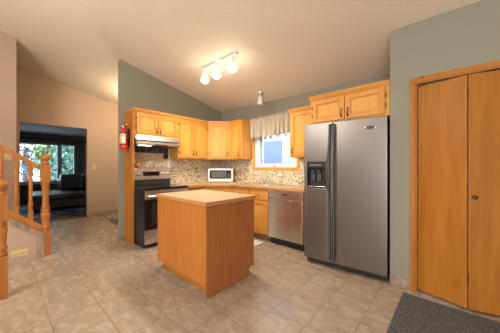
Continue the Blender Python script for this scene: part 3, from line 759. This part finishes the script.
# handles, full height and bowed
def handle(x, bow, parent):
    t = MB(); pts = []
    n = 26
    for k in range(n + 1):
        u = k / n; z = 0.13 + u * 1.62
        s = math.exp(-((u - 0.66) / 0.16) ** 2)
        pts.append((x + bow * s, -0.030 - 0.022 * s, z))
    t.tube(pts, 0.013, 10)
    t.box(x - 0.013, x + 0.013, -0.03, 0.002, 0.10, 0.20, 0.004); t.box(x - 0.013, x + 0.013, -0.03, 0.002, 1.70, 1.765, 0.004)
    t.box(x - 0.010, x + 0.010, -0.004, 0.001, 0.10, 1.765, 0.001)
    return t.build('handle', M['charcoal'], parent)
handle(xs - 0.024, -0.030, ld); handle(xs + 0.026, -0.004, rd)
t = MB(); t.lathe([(1.0, 0), (1.0, 0.003), (0.9, 0.004), (0, 0.004)], 28, Matrix.Translation((0.775, 0.0, h - 0.115)) @ Matrix.Rotation(PI / 2, 4, 'X') @ Matrix.Diagonal((0.056, 0.021, 1, 1)))
bd = t.build('badge', M['charcoal'], rd)
t = MB(); t.lathe([(0.88, 0.004), (0.94, 0.0052), (1.0, 0.004)], 28, Matrix.Translation((0.775, 0.0, h - 0.115)) @ Matrix.Rotation(PI / 2, 4, 'X') @ Matrix.Diagonal((0.056, 0.021, 1, 1)), cap=False); t.build('badge_rim', M['chrome'], bd)
for a in (0.03, w - 0.09): MB().box(a, a + 0.06, 0.03, 0.09, h - 0.022, h + 0.006, 0.004).build('hinge_cover', M['charcoal'], r)

# ------------------------------------------------------------------ island
IX0, IX1, IY0, IY1 = -2.70, -1.697, 1.288, 2.0
r = thing('kitchen_island', 'oak kitchen island with beige laminate top in the middle of the floor', 'kitchen island', (IX0, IY0, 0))
w, d = IX1 - IX0, IY1 - IY0
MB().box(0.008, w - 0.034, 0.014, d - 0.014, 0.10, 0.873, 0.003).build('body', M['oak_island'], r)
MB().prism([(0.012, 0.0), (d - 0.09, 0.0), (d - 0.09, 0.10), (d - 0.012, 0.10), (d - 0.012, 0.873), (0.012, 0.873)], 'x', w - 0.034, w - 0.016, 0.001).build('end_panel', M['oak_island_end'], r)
MB().box(0.05, w - 0.034, 0.075, 0.09, 0, 0.10).box(0.05, w - 0.034, d - 0.105, d - 0.09, 0, 0.10).box(0.05, 0.065, 0.075, d - 0.09, 0, 0.10).build('toe_kick', M['oak_trim_x'], r)
tp = MB().box(0.006, w - 0.006, 0.006, d - 0.006, 0.874, 0.914, 0.003).build('countertop', M['laminate'], r)
t = MB()
t.box(0, w, 0, 0.012, 0.872, 0.912, 0.004); t.box(0, w, d - 0.012, d, 0.872, 0.912, 0.004); t.box(0, 0.012, 0, d, 0.872, 0.912, 0.004); t.box(w - 0.012, w, 0, d, 0.872, 0.912, 0.004)
t.build('edge_band', M['laminate_edge'], tp)

# ------------------------------------------------------------------ track light and spot
TY = 2.2; TX0, TX1 = -2.99, -2.20
def cz(x, y): return ceil_z(x, y)
r = thing('track_light', 'white ceiling track light with three glowing lamp heads', 'track light', ((TX0 + TX1) / 2, TY, cz(-2.6, TY)))
w = TX1 - TX0
MB().box(-w / 2, w / 2, -0.022, 0.022, -0.040, -0.012, 0.004).box(-0.06, 0.06, -0.03, 0.03, -0.016, 0.012, 0.003).build('rail', M['white'], r)
WARM = (1.0, 0.87, 0.70)
for hx in (-2.935, -2.645, -2.30):
    x = hx + 2.595
    hd = MB().tube([(x, 0, -0.038), (x, 0, -0.075)], 0.010).lathe([(0.018, -0.070), (0.026, -0.080), (0.030, -0.10), (0.034, -0.135)], 20, Matrix.Translation((x, 0, 0))).build('lamp_head', M['white'], r)
    MB().lathe([(0.033, -0.136), (0.046, -0.165), (0.060, -0.20), (0.063, -0.222), (0.054, -0.24), (0.03, -0.252), (0, -0.256)], 24, Matrix.Translation((x, 0, 0))).build('bulb', M['glow'], hd)
    lamp = bpy.data.lights.new('lamplight_track', 'SPOT'); lamp.energy = 54; lamp.color = WARM; lamp.shadow_soft_size = 0.06
    lamp.spot_size = math.radians(165); lamp.spot_blend = 0.6
    lo = bpy.data.objects.new('lamplight_track', lamp); lo.location = (hx, TY, cz(-2.6, TY) - 0.27); COL.objects.link(lo)
r = thing('ceiling_spotlight', 'single small white spotlight on the ceiling above the window valance', 'spotlight', (-2.62, 3.22, cz(-2.62, 3.22)))
MB().lathe([(0.045, -0.022), (0.05, -0.008), (0.05, 0.008)], 24).build('canopy', M['white'], r)
MB().tube([(0, 0, -0.02), (0.0, 0, -0.085)], 0.013).build('stem', M['white'], r)
MB().lathe([(0.024, -0.07), (0.034, -0.08), (0.040, -0.14), (0.052, -0.195), (0.055, -0.225), (0.04, -0.22), (0.0, -0.18)], 22).build('lamp_head', M['white'], r)
MB().tube([(0.045, 0, -0.06), (0.055, 0, -0.03), (0.06, 0.0, -0.01)], 0.006).build('bracket', M['bronze'], r)

# ------------------------------------------------------------------ valance
VX0, VX1 = -3.10, -2.01
def val(u, v):
    x = VX0 + (VX1 - VX0) * u
    ph = u * 2 * PI
    amp = 0.018 + 0.034 * (1 - v) if v < 0.82 else 0.022
    y = 3.465 + amp * (math.sin(ph * 7 + 0.8 * math.sin(ph * 2.3)) + 0.35 * math.sin(ph * 17 + 1))
    if v > 0.86: y -= 0.012 * math.sin((v - 0.86) / 0.14 * PI)
    z = 1.825 - 0.02 * (1 - u) + 0.425 * v
    z += 0.035 * math.sin(ph * 7 + 0.8 * math.sin(ph * 2.3) + 1.2) * max(0, 1 - v / 0.5)
    if v > 0.93: z += 0.010 * math.sin(ph * 21) 
    return Vector((x + 0.008 * math.sin(ph * 9 + 1.6) * (1 - v), y, z))
t = MB(); t.grid(val, 180, 24)
o = tag(t.build('window_valance', M['fabric']), 'gathered taupe fabric valance hanging over the kitchen window', 'valance')
sd = o.modifiers.new('thick', 'SOLIDIFY'); sd.thickness = 0.004
r = thing('curtain_rod', 'slim white rod carrying the taupe valance over the kitchen window', 'curtain rod', (VX0, 3.525, 2.20))
MB().tube([(-0.005, 0.0, 0), (VX1 - VX0, 0.0, 0)], 0.006).build('rod', M['white'], r)
MB().box(-0.008, 0.004, 0.0, 0.04, -0.008, 0.008).build('bracket', M['white'], r)
MB().box(VX1 - VX0 - 0.004, VX1 - VX0 + 0.004, 0.0, 0.04, -0.008, 0.008).build('bracket', M['white'], r)

# ------------------------------------------------------------------ mats on the floor
def flat_mat(name, label, poly, z, m, cat):
    cx = sum(p[0] for p in poly) / len(poly); cy = sum(p[1] for p in poly) / len(poly)
    t = MB(); t.prism([(p[0] - cx, p[1] - cy) for p in poly], 'z', 0.0005, z, 0.0015)
    return tag(t.build(name, m, None, (cx, cy, 0)), label, cat)
flat_mat('door_mat', 'charcoal ribbed floor mat in front of the folding closet door', [(-0.345, 2.655), (0.75, 2.64), (0.74, 1.45), (-0.36, 1.47)], 0.012, M['mat'], 'mat')
flat_mat('hall_mat', 'small dark mat lying on the hall floor behind the range partition', [(-5.95, 1.69), (-5.95, 2.45), (-5.30, 2.40), (-5.30, 1.66)], 0.010, M['mat'], 'mat')
flat_mat('sink_mat', 'small white mat on the floor below the sink, half behind the island', [(-2.95, 2.62), (-2.27, 2.62), (-2.27, 2.89), (-2.95, 2.89)], 0.010, plain('white_mat', (0.62, 0.62, 0.60), 0.9, bump=0.3, bscale=90), 'mat')

# ------------------------------------------------------------------ stairs
SXF = -4.20                                     # face of the low stair wall
t = MB(); t.prism([(0.40, 0.0), (0.40, 0.30), (-0.9, 0.30 + 1.3 * 0.80), (-0.9, 0.0)], 'x', SXF - 0.10, SXF)
struct(t.build('wall_stair_low', M['wall_peach']))
t = MB()
def band(y): return 0.335 + (0.40 - y) * 0.83
t.prism([(0.42, 0.0), (0.42, band(0.42)), (-0.9, band(-0.9)), (-0.9, band(-0.9) - 0.075), (0.345, band(0.345) - 0.075), (0.345, 0.0)], 'x', SXF, SXF + 0.014, 0.002)
struct(t.build('trim_8', M['stone']), 'stone tile edging along the low stair wall')
t = MB()
for k in range(7):
    y1 = 0.36 - k * 0.24; z = 0.17 * (k + 1)
    t.box(-5.19, SXF - 0.11, y1 - 0.26, y1, 0 if k < 1 else z - 0.17, z)
struct(t.build('floor_stairs', M['oak_trim_x']), 'oak stair steps')
def turned(h, base, bot, neck=0.022, big=0.030):
    """spindle profile with square-ish blocks left to boxes"""
    a, b_ = bot, h - base
    L = b_ - a
    return [(big * 0.8, a), (big, a + 0.02), (neck, a + 0.035), (big, a + 0.05), (big * 0.95, a + 0.07), (big * 0.72, a + 0.16 * L + 0.05), (neck, a + 0.30 * L), (big * 0.75, a + 0.55 * L), (big * 0.95, a + 0.78 * L),
            (big, b_ - 0.07), (neck, b_ - 0.055), (big, b_ - 0.04), (neck, b_ - 0.025), (big * 0.9, b_ - 0.01), (big * 0.8, b_)]
rx = SXF - 0.05
r = thing('stair_railing', 'turned oak stair railing with newel post at the foot of the stairs', 'railing', (rx, 0.435, 0))
s = 0.054
t = MB()
t.box(-s, s, -s, s, 0, 0.34, 0.006)
t.lathe([(0.050, 0.34), (0.053, 0.355), (0.034, 0.372), (0.052, 0.39), (0.052, 0.415), (0.036, 0.43), (0.044, 0.50), (0.052, 0.57), (0.052, 0.60), (0.034, 0.612), (0.052, 0.627), (0.052, 0.64), (0.034, 0.652), (0.052, 0.668), (0.036, 0.70), (0.034, 0.80), (0.040, 0.92), (0.044, 1.00), (0.052, 1.015), (0.052, 1.03)], 24)
t.box(-s, s, -s, s, 1.03, 1.275, 0.008)
t.lathe([(0.042, 1.275), (0.030, 1.288), (0.048, 1.302), (0.028, 1.318), (0.028, 1.326), (0.046, 1.345), (0.054, 1.368), (0.052, 1.390), (0.038, 1.410), (0.018, 1.420), (0, 1.422)], 24)
t.build('newel_post', M['oak_rail'], r)
def rail_z(y): return 1.25 + (0.40 - y) * 0.72      # top of the handrail, world y
t = MB()
y0, y1 = 0.40, -0.9
t.prism([(y0 - 0.435, rail_z(y0) - 0.065), (y0 - 0.435, rail_z(y0)), (y1 - 0.435, rail_z(y1)), (y1 - 0.435, rail_z(y1) - 0.065)], 'x', -0.030, 0.030, 0.012)
t.build('handrail', M['oak_rail'], r)
t = MB()
t.prism([(y0 - 0.435, band(y0) - 0.03), (y0 - 0.435, band(y0) + 0.10), (y1 - 0.435, band(y1) + 0.10), (y1 - 0.435, band(y1) - 0.03)], 'x', -0.028, 0.028, 0.004)
t.build('bottom_rail', M['oak_rail'], r)
for k in range(8):
    by = 0.285 - k * 0.135
    zb, zt = band(by) + 0.06, rail_z(by) - 0.05
    hgt = zt - zb
    t = MB()
    q_ = 0.024
    t.box(-q_, q_, -q_, q_, zb, zb + 0.18 * hgt, 0.003)
    a = zb + 0.18 * hgt
    t.lathe([(0.020, a), (0.027, a + 0.015), (0.015, a + 0.03), (0.027, a + 0.045), (0.015, a + 0.06), (0.028, a + 0.08), (0.024, a + 0.12), (0.017, a + 0.2 * hgt), (0.020, a + 0.40 * hgt), (0.026, zt - 0.2 * hgt - 0.045), (0.015, zt - 0.2 * hgt - 0.025), (0.025, zt - 0.2 * hgt)], 16)
    t.box(-q_, q_, -q_, q_, zt - 0.2 * hgt, zt, 0.003)
    t.build('baluster', M['oak_rail'], r, (0, by - 0.435, 0))
# nearer newel post at the left edge of the photo
r = thing('newel_post', 'free standing turned oak newel post with ball finial nearest the camera', 'newel post', (-3.175, 0.012, 0))
s = 0.045
MB().box(-s, s, -s, s, 0, 0.40, 0.004).build('base_block', M['oak_rail'], r)
MB().lathe([(0.040, 0.40), (0.045, 0.415), (0.045, 0.43), (0.034, 0.445), (0.045, 0.465), (0.045, 0.48), (0.034, 0.50), (0.040, 0.60), (0.045, 0.66), (0.034, 0.675), (0.045, 0.69), (0.034, 0.71), (0.045, 0.73)], 24).build('turned_shaft', M['oak_rail'], r)
MB().box(-s, s, -s, s, 0.73, 0.98, 0.006).build('top_block', M['oak_rail'], r)
MB().lathe([(0.036, 0.98), (0.040, 0.99), (0.026, 1.005), (0.026, 1.015), (0.042, 1.035), (0.050, 1.06), (0.048, 1.085), (0.036, 1.108), (0.015, 1.12), (0, 1.122)], 24).build('finial', M['oak_rail'], r)

# switches and outlets
def plate(name, label, loc, rz, w, h, cat, parts):
    r = thing(name, label, cat, loc, rz)
    MB().box(-w / 2, w / 2, -0.006, 0, -h / 2, h / 2, 0.003).build('plate', M['ivory'], r)
    for (x0, x1, z0, z1, nm) in parts:
        MB().box(x0, x1, -0.010, -0.005, z0, z1, 0.002).build(nm, M['ivory'], r)
plate('light_switch', 'ivory light switch on the peach hall wall beside the opening', (XH + 0.0005, 1.582, 1.237), RZ, 0.075, 0.12, 'light switch', [(-0.008, 0.008, -0.02, 0.02, 'toggle')])
plate('light_switch', 'ivory light switch on the stair wall behind the balusters', (-5.1995, 0.095, 1.40), RZ, 0.078, 0.105, 'light switch', [(-0.008, 0.008, -0.02, 0.02, 'toggle')])
plate('wall_outlet', 'ivory double outlet plate low on the stair wall', (SXF + 0.0005, 0.175, 0.115), RZ, 0.155, 0.085, 'outlet', [(-0.06, -0.015, -0.018, 0.018, 'socket'), (0.015, 0.06, -0.018, 0.018, 'socket')])
oo = [o for o in bpy.data.objects if o.name.startswith('socket') and o.name != 'sockets']
for o in oo:
    bb = [Vector(c) for c in o.bound_box]; cx_ = sum(c.x for c in bb) / 8
    MB().box(cx_ - 0.012, cx_ - 0.006, -0.0108, -0.0098, -0.010, 0.010).box(cx_ + 0.006, cx_ + 0.012, -0.0108, -0.0098, -0.010, 0.010).build('slots', M['label_ink'], o)
# hall ceiling lamp behind the partition
hx, hy = -5.35, 2.2
r = thing('ceiling_lamp', 'warm ceiling lamp of the hall hidden behind the range partition', 'ceiling lamp', (hx, hy, ceil_z(hx, hy)))
MB().lathe([(0.08, -0.02), (0.085, -0.01), (0.085, 0.012)], 24).build('canopy', M['bronze'], r)
MB().tube([(0, 0, -0.02), (0, 0, -0.16)], 0.012).build('stem', M['bronze'], r)
MB().lathe([(0.02, -0.16), (0.06, -0.18), (0.07, -0.22), (0.05, -0.26), (0, -0.275)], 22).build('bulb', M['glow'], r)
point_light('lamplight_hall', (hx, hy, ceil_z(hx, hy) - 0.34), 60, (1.0, 0.74, 0.48), 0.06)
MB().lathe([(0.012, -0.012), (0.012, 0.004)], 12).build('trim_9', M['bronze'], None, (-3.55, 0.35, ceil_z(-3.55, 0.35)))
struct(bpy.data.objects['trim_9'], 'small dark hook plate on the ceiling')

# ------------------------------------------------------------------ living room
lw = bpy.data.objects.new('window_2', None); COL.objects.link(lw); lw.location = (-11.0, LY0, LZ0); struct(lw, 'wide living room window with two panes')
H_, W_ = LZ1 - LZ0, LY1 - LY0
def lb(t, y0, y1, z0, z1, x0=-0.09, x1=0.02, b=0.003): return t.box(x0, x1, y0, y1, z0, z1, b)
t = MB()
lb(t, 0, 0.07, 0, H_); lb(t, W_ - 0.07, W_, 0, H_); lb(t, 0, W_, 0, 0.07); lb(t, 0, W_, H_ - 0.06, H_)
for yy in (1.87, 0.62): lb(t, yy - 0.065, yy + 0.065, 0, H_)
t.build('window_frame', plain('frame_blue_white', (0.50, 0.55, 0.60), 0.4), lw)
MB().box(-0.02, 0.12, -0.05, W_ + 0.03, -0.04, 0.0, 0.004).build('window_sill', M['vinyl'], lw)
t = MB()
for a, c in ((0.07, 0.555), (0.685, 1.805), (1.935, W_ - 0.07)): t.box(-0.05, -0.045, a, c, 0.07, H_ - 0.06)
t.build('window_pane', M['glass'], lw)
r = thing('curtain_rod', 'dark curtain rod above the living room window', 'curtain rod', (-10.955, -0.5, 2.245))
MB().tube([(0, 0, 0), (0, 3.0, 0)], 0.018).build('rod', M['black'], r)
for yy in (0.03, 1.4, 2.95): MB().box(-0.045, 0.01, yy - 0.01, yy + 0.01, -0.012, 0.012).build('bracket', M['black'], r)
def cur(u, v): 
    return Vector((-10.87 + 0.035 * math.sin(u * 2 * PI * 4) * (1 - 0.5 * v), 2.03 + 0.42 * u, 0.03 + 2.18 * v))
t = MB(); t.grid(cur, 60, 6)
o = tag(t.build('curtain', M['curtain']), 'grey brown curtain drawn to the right of the living room window', 'curtain')
sd = o.modifiers.new('thick', 'SOLIDIFY'); sd.thickness = 0.006
flat_mat('area_rug', 'dark patterned area rug under the living room sofa', [(-7.35, -1.2), (-7.35, 2.6), (-9.7, 2.6), (-9.7, -1.2)], 0.012, M['rug'], 'rug')
r = thing('sofa', 'dark leather sectional sofa with chaise in the living room', 'sofa', (-8.2, 0.58, 0.012))
MB().box(-1.45, 0.0, 0, 2.4, 0.08, 0.30, 0.02).build('base', M['leather_base'], r)
MB().box(-1.43, 0.02, 0.0, 1.05, 0.302, 0.47, 0.05).build('chaise_cushion', M['leather'], r)
MB().box(-1.43, 0.02, 1.06, 2.4, 0.302, 0.47, 0.05).build('seat_cushion', M['leather'], r)
MB().box(-1.62, -1.40, 0.72, 2.4, 0.08, 0.84, 0.05).build('backrest', M['leather'], r)
for a in (0.74, 1.34): MB().box(-1.42, -1.16, a, a + 0.59, 0.48, 0.99, 0.07).build('back_cushion', M['leather'], r)
for fx in (-1.35, -0.08):
    for fy in (0.08, 2.3): MB().cyl((fx, fy, 0), (fx, fy, 0.082), 0.03).build('leg', M['black'], r)

# ------------------------------------------------------------------ outdoors
sbox('ground', M['grass'], -40, 14, -25, 30, -0.9, -0.8)
def leaf_cloud(n, rad, size, seed):
    rnd = random.Random(seed); bm = bmesh.new()
    for _ in range(n):
        while True:
            p = Vector((rnd.uniform(-1, 1), rnd.uniform(-1, 1), rnd.uniform(-1, 1)))
            if 0.25 < p.length < 1: break
        p = Vector((p.x * rad[0], p.y * rad[1], p.z * rad[2]))
        a = Vector((rnd.uniform(-1, 1), rnd.uniform(-1, 1), rnd.uniform(-1, 1))).normalized(); b_ = a.orthogonal().normalized()
        s = size * rnd.uniform(0.6, 1.3)
        bm.faces.new([bm.verts.new(p + q) for q in (a * s, b_ * s * 0.5, -a * s, -b_ * s * 0.5)])
    t = MB(); t.bm.free(); t.bm = bm
    return t
def tree(label, x, y, h, rad, m, seed, n=900):
    r = thing('tree', label, 'tree', (x, y, -0.8), 0)
    MB().tube([(0, 0, -0.05), (0.05, 0.03, h * 0.4), (0, 0.05, h * 0.8)], 0.13, 10).build('trunk', M['bark'], r)
    leaf_cloud(n * 3, rad, 0.13, seed).build('foliage', m, r, (0, 0, h * 0.75))
tree('bluish green leafy tree outside the wide living room window pane', -14.4, 2.0, 3.4, (0.9, 0.95, 1.8), M['leaf_teal'], 1)
tree('green tree seen outside the narrow right pane of the living room window', -17.5, 3.6, 4.0, (1.3, 1.2, 2.2), M['leaf_teal'], 2)
tree('yellow green bush behind the newel post outside the living room window', -12.6, 1.22, 3.55, (0.3, 0.28, 0.38), M['leaf_yellow'], 3, 110)
tree('sparse purplish tree outside the left part of the living room window', -17.5, 0.95, 3.9, (0.9, 0.75, 1.6), M['leaf_plum'], 4, 170)
# neighbouring house beyond the kitchen window
r = thing('neighbour_house', 'pale blue sided house seen outside the kitchen window', 'house', (-5, 7.0, -0.8))
MB().box(-5, 6, 0, 3.0, 0, 5.2).build('siding_wall', M['siding'], r)
hw = MB().box(-0.55, 0.46, -0.04, -0.002, 2.10, 3.10, 0.004).build('window_frame', M['vinyl'], r)
t = MB()
for k in range(9): t.box(-0.48 + k * 0.098, -0.48 + k * 0.098 + 0.09, -0.05, -0.038, 2.17, 3.03, 0.002)
t.build('window_blind', M['blue_blind'], hw)
